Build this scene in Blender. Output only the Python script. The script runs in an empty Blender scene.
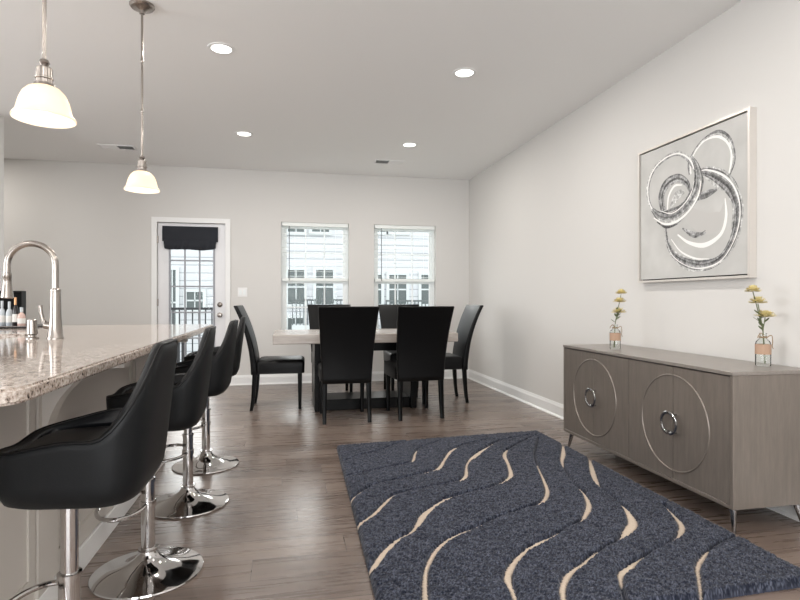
import bpy, bmesh, math, random
import numpy as np
from mathutils import Vector, Matrix
random.seed(7); np.random.seed(7)
PI = math.pi
SC = bpy.context.scene
COL = SC.collection
# ---------------------------------------------------------------- camera
TH = math.radians(11.7); FPX = 545.0; CH = 1.08
cam_d = bpy.data.cameras.new('camera'); cam = bpy.data.objects.new('camera', cam_d); COL.objects.link(cam)
cam_d.sensor_width = 36.0; cam_d.lens = FPX/800*36; cam_d.clip_start = 0.05; cam_d.clip_end = 200
cam.location = (0, 0, CH); cam.rotation_euler = (PI/2, 0, -TH)
SC.camera = cam
# ---------------------------------------------------------------- world, light, exposure
W = bpy.data.worlds.new('overcast_sky'); SC.world = W; W.use_nodes = True
bg = W.node_tree.nodes['Background']; bg.inputs[0].default_value = (0.93, 0.965, 1.0, 1); bg.inputs[1].default_value = 2.9
def area(name, loc, rot, sx, sy, power, color):
    d = bpy.data.lights.new(name, 'AREA'); d.shape = 'RECTANGLE'; d.size = sx; d.size_y = sy; d.energy = power; d.color = color
    o = bpy.data.objects.new(name, d); COL.objects.link(o); o.location = loc; o.rotation_euler = rot; return o
# added unseen fill lamps behind the camera and on the kitchen side, daylight coloured
area('added_fill_living_room', (-0.6, -3.9, 1.35), (PI/2+.42, 0, 0), 4.6, 2.1, 160, (0.97, 0.985, 1.0))
area('added_fill_kitchen', (-4.9, 1.2, 1.5), (PI/2+.2, 0, -PI/2), 3.2, 1.6, 125, (0.97, 0.985, 1.0))
# soft hazy daylight from beyond the dining windows
sd = bpy.data.lights.new('hazy_sun', 'SUN'); sd.energy = 5.5; sd.angle = math.radians(55); sd.color = (1, .985, .96)
so = bpy.data.objects.new('hazy_sun', sd); COL.objects.link(so); so.rotation_euler = Vector((.26, -.87, -.42)).to_track_quat('-Z', 'Y').to_euler()
SC.view_settings.view_transform = 'Standard'; SC.view_settings.look = 'None'
SC.view_settings.gamma = 1.0; SC.view_settings.use_curve_mapping = False
SC.view_settings.exposure = -0.1
SC.cycles.max_bounces = 10; SC.cycles.diffuse_bounces = 5; SC.cycles.transparent_max_bounces = 12
SC.cycles.use_denoising = True
SC.cycles.sample_clamp_indirect = 6.0

# ---------------------------------------------------------------- helpers
def s2l(c):
    return tuple(((x/255.0)/12.92 if x/255.0 <= .04045 else ((x/255.0+.055)/1.055)**2.4) for x in c)
def mat(name, rgb, rough=0.5, metal=0.0, spec=0.5, coat=0.0):
    m = bpy.data.materials.new(name); m.use_nodes = True
    b = m.node_tree.nodes['Principled BSDF']
    b.inputs['Base Color'].default_value = (*s2l(rgb), 1); b.inputs['Roughness'].default_value = rough
    b.inputs['Metallic'].default_value = metal; b.inputs['Specular IOR Level'].default_value = spec
    b.inputs['Coat Weight'].default_value = coat
    return m
def N(m, t, **kw):
    n = m.node_tree.nodes.new(t)
    for k, v in kw.items(): setattr(n, k, v)
    return n
def L(m, a, b): m.node_tree.links.new(a, b)
def coords(m, scale=(1,1,1), kind='Object', rot=(0,0,0)):
    tc = N(m, 'ShaderNodeTexCoord'); mp = N(m, 'ShaderNodeMapping')
    mp.inputs['Scale'].default_value = scale; mp.inputs['Rotation'].default_value = rot
    L(m, tc.outputs[kind], mp.inputs[0]); return mp.outputs[0]
def noise(m, vec, scale, detail=4, rough=.5):
    n = N(m, 'ShaderNodeTexNoise'); n.inputs['Scale'].default_value = scale
    n.inputs['Detail'].default_value = detail; n.inputs['Roughness'].default_value = rough
    L(m, vec, n.inputs['Vector']); return n.outputs[0]
def ramp(m, fac, stops, interp='LINEAR'):
    r = N(m, 'ShaderNodeValToRGB'); r.color_ramp.interpolation = interp
    e = r.color_ramp.elements
    while len(e) < len(stops): e.new(.5)
    for i, (p, c) in enumerate(stops): e[i].position = p; e[i].color = (*s2l(c), 1)
    L(m, fac, r.inputs[0]); return r.outputs[0]
def bsdf(m): return m.node_tree.nodes['Principled BSDF']
def bump(m, h, strength=.2, dist=.01):
    b = N(m, 'ShaderNodeBump'); b.inputs['Strength'].default_value = strength; b.inputs['Distance'].default_value = dist
    L(m, h, b.inputs['Height']); L(m, b.outputs[0], bsdf(m).inputs['Normal'])

def place(name, bm, m, parent=None, smooth=35, mats=None):
    me = bpy.data.meshes.new(name)
    bmesh.ops.recalc_face_normals(bm, faces=bm.faces)
    bm.to_mesh(me); bm.free()
    if mats:
        for k in mats: me.materials.append(k)
    else: me.materials.append(m)
    if smooth:
        me.polygons.foreach_set('use_smooth', [True]*len(me.polygons))
        me.set_sharp_from_angle(angle=math.radians(smooth))
    o = bpy.data.objects.new(name, me); COL.objects.link(o)
    if parent: o.parent = parent
    return o
def thing(name, label, cat, loc=(0,0,0), rz=0, group=None):
    o = bpy.data.objects.new(name, None); COL.objects.link(o); o.empty_display_size = .05
    o.location = loc; o.rotation_euler = (0, 0, rz); o['label'] = label; o['category'] = cat
    if group: o['group'] = group
    return o
def tag(o, label, cat, group=None):
    o['label'] = label; o['category'] = cat
    if group: o['group'] = group
    return o
def struct(name, bm, m, parent=None, **kw):
    o = place(name, bm, m, parent, **kw)
    if not parent: o['kind'] = 'structure'
    return o
def dup(root, loc, rz, label):
    def cp(o, par):
        c = o.copy(); COL.objects.link(c); c.parent = par
        for ch in [k for k in o.children]: cp(ch, c)
        return c
    r = cp(root, None); r.location = loc; r.rotation_euler = (0, 0, rz); r['label'] = label
    return r
def box(bm, x0, x1, y0, y1, z0, z1, bev=0, seg=1, mi=0):
    r = bmesh.ops.create_cube(bm, size=1); vs = r['verts']
    bmesh.ops.scale(bm, vec=(x1-x0, y1-y0, z1-z0), verts=vs)
    bmesh.ops.translate(bm, vec=((x0+x1)/2, (y0+y1)/2, (z0+z1)/2), verts=vs)
    fs = {f for v in vs for f in v.link_faces}
    for f in fs: f.material_index = mi
    if bev:
        es = list({e for v in vs for e in v.link_edges})
        bmesh.ops.bevel(bm, geom=es, offset=bev, segments=seg, affect='EDGES', profile=.5)
def bx(*a, **k):
    bm = bmesh.new(); box(bm, *a, **k); return bm
def rrect(w, d, r, n=4, cx=0, cy=0):
    pts = []
    for (sx, sy, a0) in ((1,1,0), (-1,1,PI/2), (-1,-1,PI), (1,-1,1.5*PI)):
        for i in range(n+1):
            a = a0 + PI/2*i/n
            pts.append((cx + sx*(w/2-r) + r*math.cos(a), cy + sy*(d/2-r) + r*math.sin(a)))
    return pts
def loft(bm, rings, cap=True, closed=True):
    vr = [[bm.verts.new(p) for p in r] for r in rings]
    n = len(vr[0])
    for a, b in zip(vr, vr[1:]):
        for i in range(n if closed else n-1):
            j = (i+1) % n
            bm.faces.new((a[i], a[j], b[j], b[i]))
    if cap:
        bm.faces.new(vr[0][::-1]); bm.faces.new(vr[-1])
    return vr
def lathe(bm, prof, n=32, c=(0,0,0)):
    rings = []
    for r, z in prof:
        rings.append([(c[0]+r*math.cos(2*PI*i/n), c[1]+r*math.sin(2*PI*i/n), c[2]+z) for i in range(n)])
    loft(bm, rings, cap=False)
    for k in (0, -1):
        if prof[k][0] > 1e-4:
            pass
def lathe_solid(bm, prof, n=32, c=(0,0,0)):
    rings = []
    for r, z in prof:
        rr = max(r, 1e-4)
        rings.append([(c[0]+rr*math.cos(2*PI*i/n), c[1]+rr*math.sin(2*PI*i/n), c[2]+z) for i in range(n)])
    loft(bm, rings, cap=True)
def tube(bm, pts, rad, n=12, closed=False):
    pts = [Vector(p) for p in pts]; m = len(pts)
    rads = rad if isinstance(rad, (list, tuple)) else [rad]*m
    rings = []; up = None
    for i, p in enumerate(pts):
        if closed: t = (pts[(i+1) % m]-pts[i-1]).normalized()
        else: t = (pts[min(i+1, m-1)]-pts[max(i-1, 0)]).normalized()
        if up is None:
            up = Vector((0,0,1)) if abs(t.z) < .9 else Vector((1,0,0))
        u = (up - t*up.dot(t)).normalized(); v = t.cross(u); up = u
        rings.append([tuple(p + (u*math.cos(2*PI*k/n) + v*math.sin(2*PI*k/n))*rads[i]) for k in range(n)])
    if closed: rings.append(rings[0])
    loft(bm, rings, cap=not closed)
    if closed: bmesh.ops.remove_doubles(bm, verts=bm.verts, dist=1e-5)
def catmull(P, k=8):
    P = [np.array(p, float) for p in P]; out = []
    Q = [2*P[0]-P[1]] + P + [2*P[-1]-P[-2]]
    for i in range(1, len(Q)-2):
        for j in range(k):
            t = j/k
            out.append(.5*((2*Q[i]) + (-Q[i-1]+Q[i+1])*t + (2*Q[i-1]-5*Q[i]+4*Q[i+1]-Q[i+2])*t*t + (-Q[i-1]+3*Q[i]-3*Q[i+1]+Q[i+2])*t**3))
    out.append(P[-1]); return out

# ---------------------------------------------------------------- materials
M = {}
def wall_mat(name, rgb):
    m = mat(name, rgb, .85, spec=.25)
    bump(m, noise(m, coords(m), 180, 3), .04, .003); return m
M['wall'] = wall_mat('greige_wall_paint', (211, 209, 206))
M['ceiling'] = wall_mat('ceiling_paint', (240, 240, 239))
M['trim'] = mat('white_trim_paint', (232, 232, 231), .35)
M['door'] = mat('white_door_paint', (228, 228, 230), .4)
M['bar_grey'] = mat('grey_glazing_bar', (150, 152, 158), .4)
M['vinyl'] = mat('white_vinyl', (232, 236, 236), .4)
M['blind'] = mat('white_blind', (236, 240, 238), .5)
M['cord'] = mat('dark_wand', (50, 52, 54), .5)
m = M['floor'] = mat('grey_brown_plank_floor', (110, 95, 88), .3, spec=.75)
v = coords(m)
br = N(m, 'ShaderNodeTexBrick'); br.offset = 0.0; br.inputs['Scale'].default_value = 1
br.inputs['Brick Width'].default_value = 1.25; br.inputs['Row Height'].default_value = .18
br.inputs['Mortar Size'].default_value = .0018; br.inputs['Mortar Smooth'].default_value = .3
br.inputs['Color1'].default_value = (.0, .0, .0, 1); br.inputs['Color2'].default_value = (1, 1, 1, 1); br.inputs['Mortar'].default_value = (.5, .5, .5, 1)
sp = N(m, 'ShaderNodeSeparateXYZ'); L(m, v, sp.inputs[0])      # every row of planks starts at its own place
dv = N(m, 'ShaderNodeMath', operation='DIVIDE'); dv.inputs[1].default_value = .18; L(m, sp.outputs[1], dv.inputs[0])
fl = N(m, 'ShaderNodeMath', operation='FLOOR'); L(m, dv.outputs[0], fl.inputs[0])
wn = N(m, 'ShaderNodeTexWhiteNoise', noise_dimensions='1D'); L(m, fl.outputs[0], wn.inputs['W'])
ax = N(m, 'ShaderNodeMath', operation='MULTIPLY_ADD'); ax.inputs[1].default_value = 1.25; L(m, wn.outputs[0], ax.inputs[0]); L(m, sp.outputs[0], ax.inputs[2])
cb = N(m, 'ShaderNodeCombineXYZ'); L(m, ax.outputs[0], cb.inputs[0]); L(m, sp.outputs[1], cb.inputs[1])
L(m, cb.outputs[0], br.inputs['Vector'])
# grain stretched along the plank, shifted for each plank
sh = N(m, 'ShaderNodeVectorMath', operation='MULTIPLY_ADD'); sh.inputs[1].default_value = (3.1, 7.7, 1); L(m, br.outputs[0], sh.inputs[0]); L(m, v, sh.inputs[2])
mp = N(m, 'ShaderNodeMapping'); mp.inputs['Scale'].default_value = (1.3, 22, 1); L(m, sh.outputs[0], mp.inputs[0])
g1 = noise(m, mp.outputs[0], 1.6, 8, .62)
mx = N(m, 'ShaderNodeMix'); mx.data_type = 'FLOAT'; mx.inputs[0].default_value = .23; L(m, g1, mx.inputs[2]); L(m, br.outputs[0], mx.inputs[3])
c = ramp(m, mx.outputs[0], [(.25, (88, 75, 68)), (.5, (116, 101, 92)), (.8, (142, 128, 118))])
mm = N(m, 'ShaderNodeMix'); mm.data_type = 'RGBA'; L(m, br.outputs['Fac'], mm.inputs[0]); L(m, c, mm.inputs[6]); mm.inputs[7].default_value = (*s2l((66, 56, 51)), 1)
L(m, mm.outputs[2], bsdf(m).inputs['Base Color'])
rr = N(m, 'ShaderNodeMapRange'); rr.inputs[3].default_value = .23; rr.inputs[4].default_value = .33; L(m, g1, rr.inputs[0]); L(m, rr.outputs[0], bsdf(m).inputs['Roughness'])
bump(m, g1, .015, .002)
m = M['granite'] = mat('speckled_granite', (190, 180, 170), .08)
v = coords(m); n1 = noise(m, v, 120, 3, .6); n2 = noise(m, v, 28, 3)
ad = N(m, 'ShaderNodeMath', operation='ADD'); L(m, n1, ad.inputs[0])
sc_ = N(m, 'ShaderNodeMath', operation='MULTIPLY'); sc_.inputs[1].default_value = .35; L(m, n2, sc_.inputs[0]); L(m, sc_.outputs[0], ad.inputs[1])
L(m, ramp(m, ad.outputs[0], [(.48, (58, 52, 50)), (.55, (122, 108, 99)), (.60, (168, 153, 142)), (.70, (186, 173, 163)), (.84, (214, 206, 199))]), bsdf(m).inputs['Base Color'])
M['cabinet'] = mat('light_greige_cabinet_paint', (198, 192, 185), .42)
M['steel'] = mat('brushed_nickel', (160, 153, 147), .26, 1.0)
M['chrome'] = mat('polished_chrome', (206, 204, 203), .06, 1.0)
M['leather_dark'] = mat('black_leatherette', (8, 8, 9), .42, spec=.22)
bump(M['leather_dark'], noise(M['leather_dark'], coords(M['leather_dark']), 260, 3), .12, .002)
m = M['stool_leather'] = mat('charcoal_stool_leatherette', (16, 18, 20), .5, spec=.25)
bump(m, noise(m, coords(m), 220, 3), .12, .002)
m = M['quilt'] = mat('quilted_black_leatherette', (14, 15, 18), .42, spec=.35)
v = coords(m, (1,1,1), rot=(0, PI/4, 0)); 
sx = N(m, 'ShaderNodeSeparateXYZ'); L(m, v, sx.inputs[0])
def tri(o):
    a = N(m, 'ShaderNodeMath', operation='PINGPONG'); a.inputs[1].default_value = .03; L(m, o, a.inputs[0]); return a.outputs[0]
mn = N(m, 'ShaderNodeMath', operation='MINIMUM'); L(m, tri(sx.outputs[0]), mn.inputs[0]); L(m, tri(sx.outputs[2]), mn.inputs[1])
bump(m, mn.outputs[0], .8, .6)
M['blackwood'] = mat('black_lacquered_wood', (5, 5, 5), .3, spec=.15)
m = M['stone'] = mat('pale_stone_top', (196, 188, 180), .22)
v = coords(m, (.6, 3, 3)); L(m, ramp(m, noise(m, v, 3.5, 6, .6), [(.3, (146, 136, 128)), (.55, (178, 170, 163)), (.75, (192, 186, 180))]), bsdf(m).inputs['Base Color'])
def wood_grey(name, a, b, rough, metal, sc):
    m = mat(name, a, rough, metal); v = coords(m, sc)
    L(m, ramp(m, noise(m, v, 6, 6, .65), [(.3, a), (.7, b)]), bsdf(m).inputs['Base Color']); return m
M['grey_oak'] = wood_grey('silver_grey_oak', (123, 115, 108), (137, 128, 120), .36, .4, (8, 8, .9))
M['grey_oak_top'] = wood_grey('silver_grey_oak_top', (138, 131, 125), (152, 145, 139), .3, .3, (9, .9, 8))
M['leg_metal'] = mat('gunmetal_leg', (165, 163, 163), .22, 1.0)
M['handle_dark'] = mat('polished_handle', (175, 175, 176), .1, 1.0)
M['frame_silver'] = mat('pale_silver_frame', (212, 207, 201), .35, .3)
M['black_line'] = mat('black_frame_gap', (22, 21, 22), .6)
m = M['canvas'] = mat('grey_washed_canvas', (196, 193, 189), .8)
L(m, ramp(m, noise(m, coords(m), 5, 5), [(.3, (182, 181, 178)), (.7, (198, 197, 194))]), bsdf(m).inputs['Base Color'])
for k, c_ in (('p_white', (238, 237, 234)), ('p_light', (172, 171, 170)), ('p_mid', (132, 131, 131)), ('p_dark', (92, 91, 92)), ('p_char', (58, 57, 58)), ('p_wash', (188, 186, 183))):
    M[k] = mat('paint_' + {'p_white': 'white', 'p_light': 'light_grey', 'p_mid': 'mid_grey', 'p_dark': 'dark_grey', 'p_char': 'charcoal', 'p_wash': 'grey_wash'}[k], c_, .5)
for k in ('p_light', 'p_mid', 'p_dark', 'p_char'):
    m = M[k]; base = [round(255*x) for x in {'p_light': (.70, .70, .69), 'p_mid': (.56, .56, .56), 'p_dark': (.42, .42, .42), 'p_char': (.30, .30, .30)}[k]]
    L(m, ramp(m, noise(m, coords(m), 38, 6, .7), [(.36, tuple(max(0, q-42) for q in base)), (.5, tuple(base)), (.66, tuple(min(255, q+62) for q in base))]), bsdf(m).inputs['Base Color'])
m = M['glass'] = bpy.data.materials.new('clear_window_glass'); m.use_nodes = True
def glassify(m, rough, tint, ior, extra=0.0):
    nt = m.node_tree; nt.nodes.remove(bsdf(m)); out = nt.nodes['Material Output']
    t = N(m, 'ShaderNodeBsdfTransparent'); t.inputs[0].default_value = (*tint, 1)
    g = N(m, 'ShaderNodeBsdfGlossy'); g.inputs['Roughness'].default_value = rough
    f = N(m, 'ShaderNodeLayerWeight'); f.inputs[0].default_value = (ior-1)*.35
    a = N(m, 'ShaderNodeMath', operation='ADD'); a.inputs[1].default_value = extra; L(m, f.outputs[0], a.inputs[0])
    x = N(m, 'ShaderNodeMixShader'); L(m, a.outputs[0], x.inputs[0]); L(m, t.outputs[0], x.inputs[1]); L(m, g.outputs[0], x.inputs[2]); L(m, x.outputs[0], out.inputs[0])
glassify(m, .0, (.965, .975, .97), 1.3)
m = M['bottle_glass'] = bpy.data.materials.new('clear_bottle_glass'); m.use_nodes = True; glassify(m, .03, (.975, .985, .98), 1.3, .02)
m = M['shade_glass'] = mat('frosted_lamp_glass', (250, 243, 230), .35)
bsdf(m).inputs['Emission Color'].default_value = (*s2l((255, 236, 212)), 1); bsdf(m).inputs['Emission Strength'].default_value = .12
nt = m.node_tree; tr = N(m, 'ShaderNodeBsdfTranslucent'); tr.inputs[0].default_value = (*s2l((255, 242, 224)), 1)
ms = N(m, 'ShaderNodeMixShader'); ms.inputs[0].default_value = .55
L(m, bsdf(m).outputs[0], ms.inputs[1]); L(m, tr.outputs[0], ms.inputs[2]); L(m, ms.outputs[0], nt.nodes['Material Output'].inputs[0])
def emis(name, rgb, s):
    m = mat(name, rgb, .5); bsdf(m).inputs['Emission Color'].default_value = (*s2l(rgb), 1); bsdf(m).inputs['Emission Strength'].default_value = s; return m
M['bulb'] = emis('glowing_bulb', (255, 240, 215), 4)
M['lens'] = emis('glowing_downlight_lens', (255, 252, 246), 5)
M['vent_dark'] = mat('vent_shadow_gap', (120, 118, 116), .7)
M['kraft'] = mat('kraft_paper_label', (176, 146, 124), .8)
M['twine'] = mat('jute_twine', (150, 128, 100), .9)
M['stem'] = mat('green_stem', (104, 112, 78), .7)
M['leaf'] = mat('dull_green_leaf', (112, 122, 90), .7)
M['petal'] = mat('pale_yellow_petal', (214, 200, 146), .8)
m = M['cloth_dark'] = mat('charcoal_fabric', (48, 50, 55), .95, spec=.2)
bump(m, noise(m, coords(m), 60, 3), .2, .004)
M['rug_side'] = mat('rug_backing', (38, 42, 54), 1, spec=.05)

# ---------------------------------------------------------------- room shell
XR, YB, H = 2.467, 7.2, 2.74
XL, YF = -5.0, -4.0
WIN = [(-0.075, 0.80, 0.60, 2.09), (1.137, 1.99, 0.60, 2.09)]
DX0, DX1, DZ = -1.575, -0.765, 2.045
bm = bx(XL-.15, XR+.15, YF-.15, YB+.15, -.12, 0); struct('floor', bm, M['floor'], smooth=0)
bm = bx(XL-.15, XR+.15, YF-.15, YB+.15, H, H+.12); struct('ceiling', bm, M['ceiling'], smooth=0)
bm = bx(XR, XR+.15, YF-.15, YB+.15, 0, H); struct('wall_right', bm, M['wall'], smooth=0)
def wall_with_holes(name, a0, a1, holes, fixed0, fixed1, axis):
    bm = bmesh.new()
    def b(p0, p1, z0, z1):
        if p1-p0 < 1e-4 or z1-z0 < 1e-4: return
        if axis == 'x': box(bm, p0, p1, fixed0, fixed1, z0, z1)
        else: box(bm, fixed0, fixed1, p0, p1, z0, z1)
    cur = a0
    for (h0, h1, z0, z1) in sorted(holes):
        b(cur, h0, 0, H); b(h0, h1, 0, z0); b(h0, h1, z1, H); cur = h1
    b(cur, a1, 0, H)
    struct(name, bm, M['wall'], smooth=0)
wall_with_holes('wall_back', XL, XR, [(DX0, DX1, 0, DZ)] + WIN, YB, YB+.15, 'x')
wall_with_holes('wall_front', XL, XR, [(-2.9, 1.7, .3, 2.4)], YF-.15, YF, 'x')  # opening behind the camera is added to light the room
wall_with_holes('wall_left', YF, YB, [(-.4, 2.8, .95, 2.2)], XL-.15, XL, 'y')  # unseen kitchen opening, likewise added for light
struct('wall_partition', bx(XL, -2.53, 5.45, 5.6, 0, H), M['trim'], smooth=0)
def baseboard(name, x0, x1, y0, y1, side):
    bm = bmesh.new(); t, h = .014, .125
    if side == 'y-': prof = [(0,0), (-t,0), (-t,h-.03), (-t*.55,h-.012), (-t*.35,h), (0,h)]; pts = lambda s: [(s, YB+a, z) for a, z in prof]; ends = (x0, x1)
    else: prof = [(0,0), (-t,0), (-t,h-.03), (-t*.55,h-.012), (-t*.35,h), (0,h)]; pts = lambda s: [(XR+a, s, z) for a, z in prof]; ends = (y0, y1)
    loft(bm, [pts(ends[0]), pts(ends[1])]); 
    # quarter-round shoe at the foot
    q = [(-t,0), (-t-.014,0), (-t-.012,.008), (-t-.006,.014), (-t,.017)]
    f = (lambda s: [(s, YB+a, z) for a, z in q]) if side == 'y-' else (lambda s: [(XR+a, s, z) for a, z in q])
    loft(bm, [f(ends[0]), f(ends[1])])
    struct(name, bm, M['trim'], smooth=0)
baseboard('baseboard_back', -.72, XR, 0, 0, 'y-')
baseboard('baseboard_back_left', XL, -1.635, 0, 0, 'y-')
baseboard('baseboard_right', 0, 0, YF, YB, 'x')

# windows -------------------------------------------------------
def window(idx, x0, x1, z0, z1):
    bm = bmesh.new(); ya, yb = YB+.075, YB+.13; fw = .035; mid = 1.335
    box(bm, x0, x0+fw, ya, yb, z0, z1); box(bm, x1-fw, x1, ya, yb, z0, z1)
    box(bm, x0+fw, x1-fw, ya, yb, z1-fw, z1); box(bm, x0+fw, x1-fw, ya, yb, z0, z0+fw)
    w = struct('window_%d' % idx, bm, M['vinyl'], smooth=0)
    for nm, a, b_, y in (('upper_sash', mid, z1-fw, YB+.105), ('lower_sash', z0+fw, mid, YB+.085)):
        bm = bmesh.new(); sw = .035; X0, X1 = x0+fw, x1-fw
        box(bm, X0, X0+sw, y, y+.022, a, b_); box(bm, X1-sw, X1, y, y+.022, a, b_)
        box(bm, X0+sw, X1-sw, y, y+.022, a, a+sw); box(bm, X0+sw, X1-sw, y, y+.022, b_-sw, b_)
        for k in (1, 2):
            xm = X0+sw + (X1-X0-2*sw)*k/3; box(bm, xm-.008, xm+.008, y+.004, y+.018, a+sw, b_-sw)
        zm = (a+b_)/2; box(bm, X0+sw, X1-sw, y+.005, y+.017, zm-.008, zm+.008)
        s = place(nm, bm, M['vinyl'], w, smooth=0)
        place('pane', bx(X0+sw-.003, X1-sw+.003, y+.0095, y+.0125, a+sw-.003, b_-sw+.003), M['glass'], s, smooth=0)
    struct('trim_%d' % idx, bx(x0-.03, x1+.03, YB-.03, YB+.075, z0-.025, z0, bev=.004), M['trim'])
    t = thing('window_blind', 'white horizontal blind raised halfway in the ' + ('window nearer the glazed door' if idx == 1 else 'window nearer the right corner'), 'blind', ((x0+x1)/2, YB+.04, z1), 0, 'window blinds')
    w2 = (x1-x0)/2-.012
    place('head_rail', bx(-w2, w2, -.028, .028, -.05, -.001, bev=.003), M['blind'], t)
    bm = bmesh.new(); zb = mid+.02-z1; n = 11
    for k in range(n):
        z = -.075 + (zb+.075+.035)*k/(n-1)
        loft(bm, [[(x, -.014, z), (x, -.005, z+.002), (x, .005, z+.002), (x, .014, z), (x, .014, z-.0012), (x, .005, z+.0008), (x, -.005, z+.0008), (x, -.014, z-.0012)] for x in (-w2+.004, w2-.004)])
    place('slats', bm, M['blind'], t, smooth=0)
    place('bottom_rail', bx(-w2, w2, -.026, .026, zb-.03, zb+.012, bev=.004), M['blind'], t)
    for x in (-w2*.62, w2*.62):
        bm = bmesh.new(); tube(bm, [(x, -.0275, -.05), (x, -.0275, zb)], .0011, 5); place('ladder_cord', bm, M['blind'], t)
    bm = bmesh.new(); tube(bm, [(-w2+.09, -.036, -.05), (-w2+.09, -.037, zb-.02)], .0045, 8)
    place('tilt_wand', bm, M['cord'], t)['label'] = 'dark tilt wand'
for i, a in enumerate(WIN): window(i+1, *a)

# glazed door ----------------------------------------------------
bm = bmesh.new(); cw = .06
box(bm, DX0-cw, DX0+.0, YB-.018, YB, 0, DZ+cw); box(bm, DX1, DX1+cw, YB-.018, YB, 0, DZ+cw); box(bm, DX0, DX1, YB-.018, YB, DZ, DZ+cw)
struct('trim_3', bm, M['trim'], smooth=0)
gx0, gx1, gz0, gz1 = -1.43, -.905, .275, 1.90
bm = bmesh.new(); ya, yb = YB+.03, YB+.075
g = .006
box(bm, DX0+g, gx0, ya, yb, .01, DZ-g); box(bm, gx1, DX1-g, ya, yb, .01, DZ-g); box(bm, gx0, gx1, ya, yb, .01, gz0); box(bm, gx0, gx1, ya, yb, gz1, DZ-g)
door = struct('door_1', bm, M['door'], smooth=0)
bm = bmesh.new()
for x in (gx0, gx1): box(bm, x-.012, x+.012, ya-.008, ya+.001, gz0-.012, gz1+.012)
for z in (gz0, gz1): box(bm, gx0+.012, gx1-.012, ya-.008, ya+.001, z-.012, z+.012)
for k in (1, 2): x = gx0+(gx1-gx0)*k/3; box(bm, x-.009, x+.009, ya+.004, ya+.03, gz0, gz1)
for k in range(1, 5): z = gz0+(gz1-gz0)*k/5; box(bm, gx0, gx1, ya+.005, ya+.029, z-.009, z+.009)
place('glazing_bars', bm, M['bar_grey'], door, smooth=0)
place('pane', bx(gx0, gx1, ya+.016, ya+.019, gz0, gz1), M['glass'], door, smooth=0)
def knob_part(name, z, prof):
    bm = bmesh.new(); lathe_solid(bm, prof, 24)
    o = place(name, bm, M['steel'], door); o.rotation_euler = (PI/2, 0, 0); o.location = (-.835, ya, z); return o
knob_part('deadbolt', 1.02, [(.032, 0), (.032, .008), (.024, .016), (.012, .02), (.008, .03), (0, .031)])
knob_part('door_knob', .89, [(.032, 0), (.032, .006), (.012, .012), (.011, .035), (.024, .045), (.03, .06), (.024, .072), (0, .076)])
for z in (.25, 1.05, 1.83): place('hinge', bx(DX0-.004, DX0+.012, YB-.02+.024, YB+.034, z-.045, z+.045), M['steel'], door, smooth=0)
struct('trim_4', bx(DX0, DX1, YB+.0, YB+.15, -.0, .012), M['steel'], smooth=0)

# fabric shade on the door
t = thing('door_shade', 'charcoal fabric shade gathered at the top of the glazed door', 'shade', (-1.185, YB+.02, 2.0))
def cloth(w, ztop, h, amp, freq, yo, nx=60, nz=14, flare=0.0, sag=0.0):
    bm = bmesh.new(); F = []; B = []
    for j in range(nz+1):
        t_ = j/nz; rf = []; rb = []
        for i in range(nx+1):
            s = i/nx; x = (s-.5)*w*(1+flare*t_)
            a = amp*(.25+.75*t_)
            y = yo - .012 - a*(.6+.5*math.sin(freq*s*2*PI + 2*t_) + .3*math.sin(freq*2.7*s*PI+3*t_+1)) - .016*math.sin(PI*t_)*(1 if amp > .008 else .4)
            z = ztop - h*t_ - sag*t_*(math.sin(PI*s)**.5*.6 - .3 + .18*math.sin(9*s+1)) 
            rf.append((x, y, z)); rb.append((x, y+.006, z))
        F.append(rf+rb[::-1])
    loft(bm, F, cap=True); return bm
place('header_panel', cloth(.66, 0, .19, .004, 3, 0), M['cloth_dark'], t)
place('gathered_hem', cloth(.63, -.165, .12, .014, 6, .0, flare=-.04, sag=.035), M['cloth_dark'], t)

# light switch
t = thing('light_switch', 'white two gang light switch plate on wall right of the door', 'switch', (-.556, YB, 1.18))
place('plate', bx(-.058, .058, -.006, 0, -.058, .058, bev=.003), M['trim'], t)
for x in (-.024, .024): place('rocker', bx(x-.016, x+.016, -.009, -.0055, -.033, .033, bev=.0015), M['vinyl'], t)

# ---------------------------------------------------------------- outdoors
m = M['siding'] = mat('white_lap_siding', (196, 197, 199), .6)
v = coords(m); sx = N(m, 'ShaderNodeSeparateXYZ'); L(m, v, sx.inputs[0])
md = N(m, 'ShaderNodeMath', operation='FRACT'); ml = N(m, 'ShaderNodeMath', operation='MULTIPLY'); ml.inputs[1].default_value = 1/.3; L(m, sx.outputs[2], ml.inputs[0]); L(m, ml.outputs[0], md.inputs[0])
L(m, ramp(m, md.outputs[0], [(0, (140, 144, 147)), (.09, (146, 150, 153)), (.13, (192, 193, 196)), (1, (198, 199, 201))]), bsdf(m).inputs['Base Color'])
M['out_trim'] = mat('white_exterior_trim', (196, 200, 200), .5)
M['out_pane'] = mat('dark_exterior_pane', (84, 92, 91), .15)
M['out_shutter'] = mat('grey_shutter', (88, 94, 94), .6)
M['deck'] = mat('grey_deck_boards', (150, 146, 142), .7)
M['rail_dark'] = mat('dark_metal_railing', (44, 46, 50), .45)
M['grass'] = mat('outdoor_ground', (128, 132, 122), .9)
def wx(u, Y):
    c = (u-400)/FPX; return Y*(c*math.cos(TH)+math.sin(TH))/(math.cos(TH)-c*math.sin(TH))
def wz(v, u, Y):
    c = (u-400)/FPX; return CH + (300-v)/FPX*Y/(math.cos(TH)-c*math.sin(TH))
struct('ground_outside', bx(-30, 30, YB+.4, 40, -3.2, -3.0), M['grass'], smooth=0)
YN = 22.0
bl = thing('neighbouring_house', 'white sided townhouse seen through the windows', 'building', (0, YN, -3.0))
place('wall', bx(-14, 12, 0, 6, 0, 7.5), M['siding'], bl, smooth=0)
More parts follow.
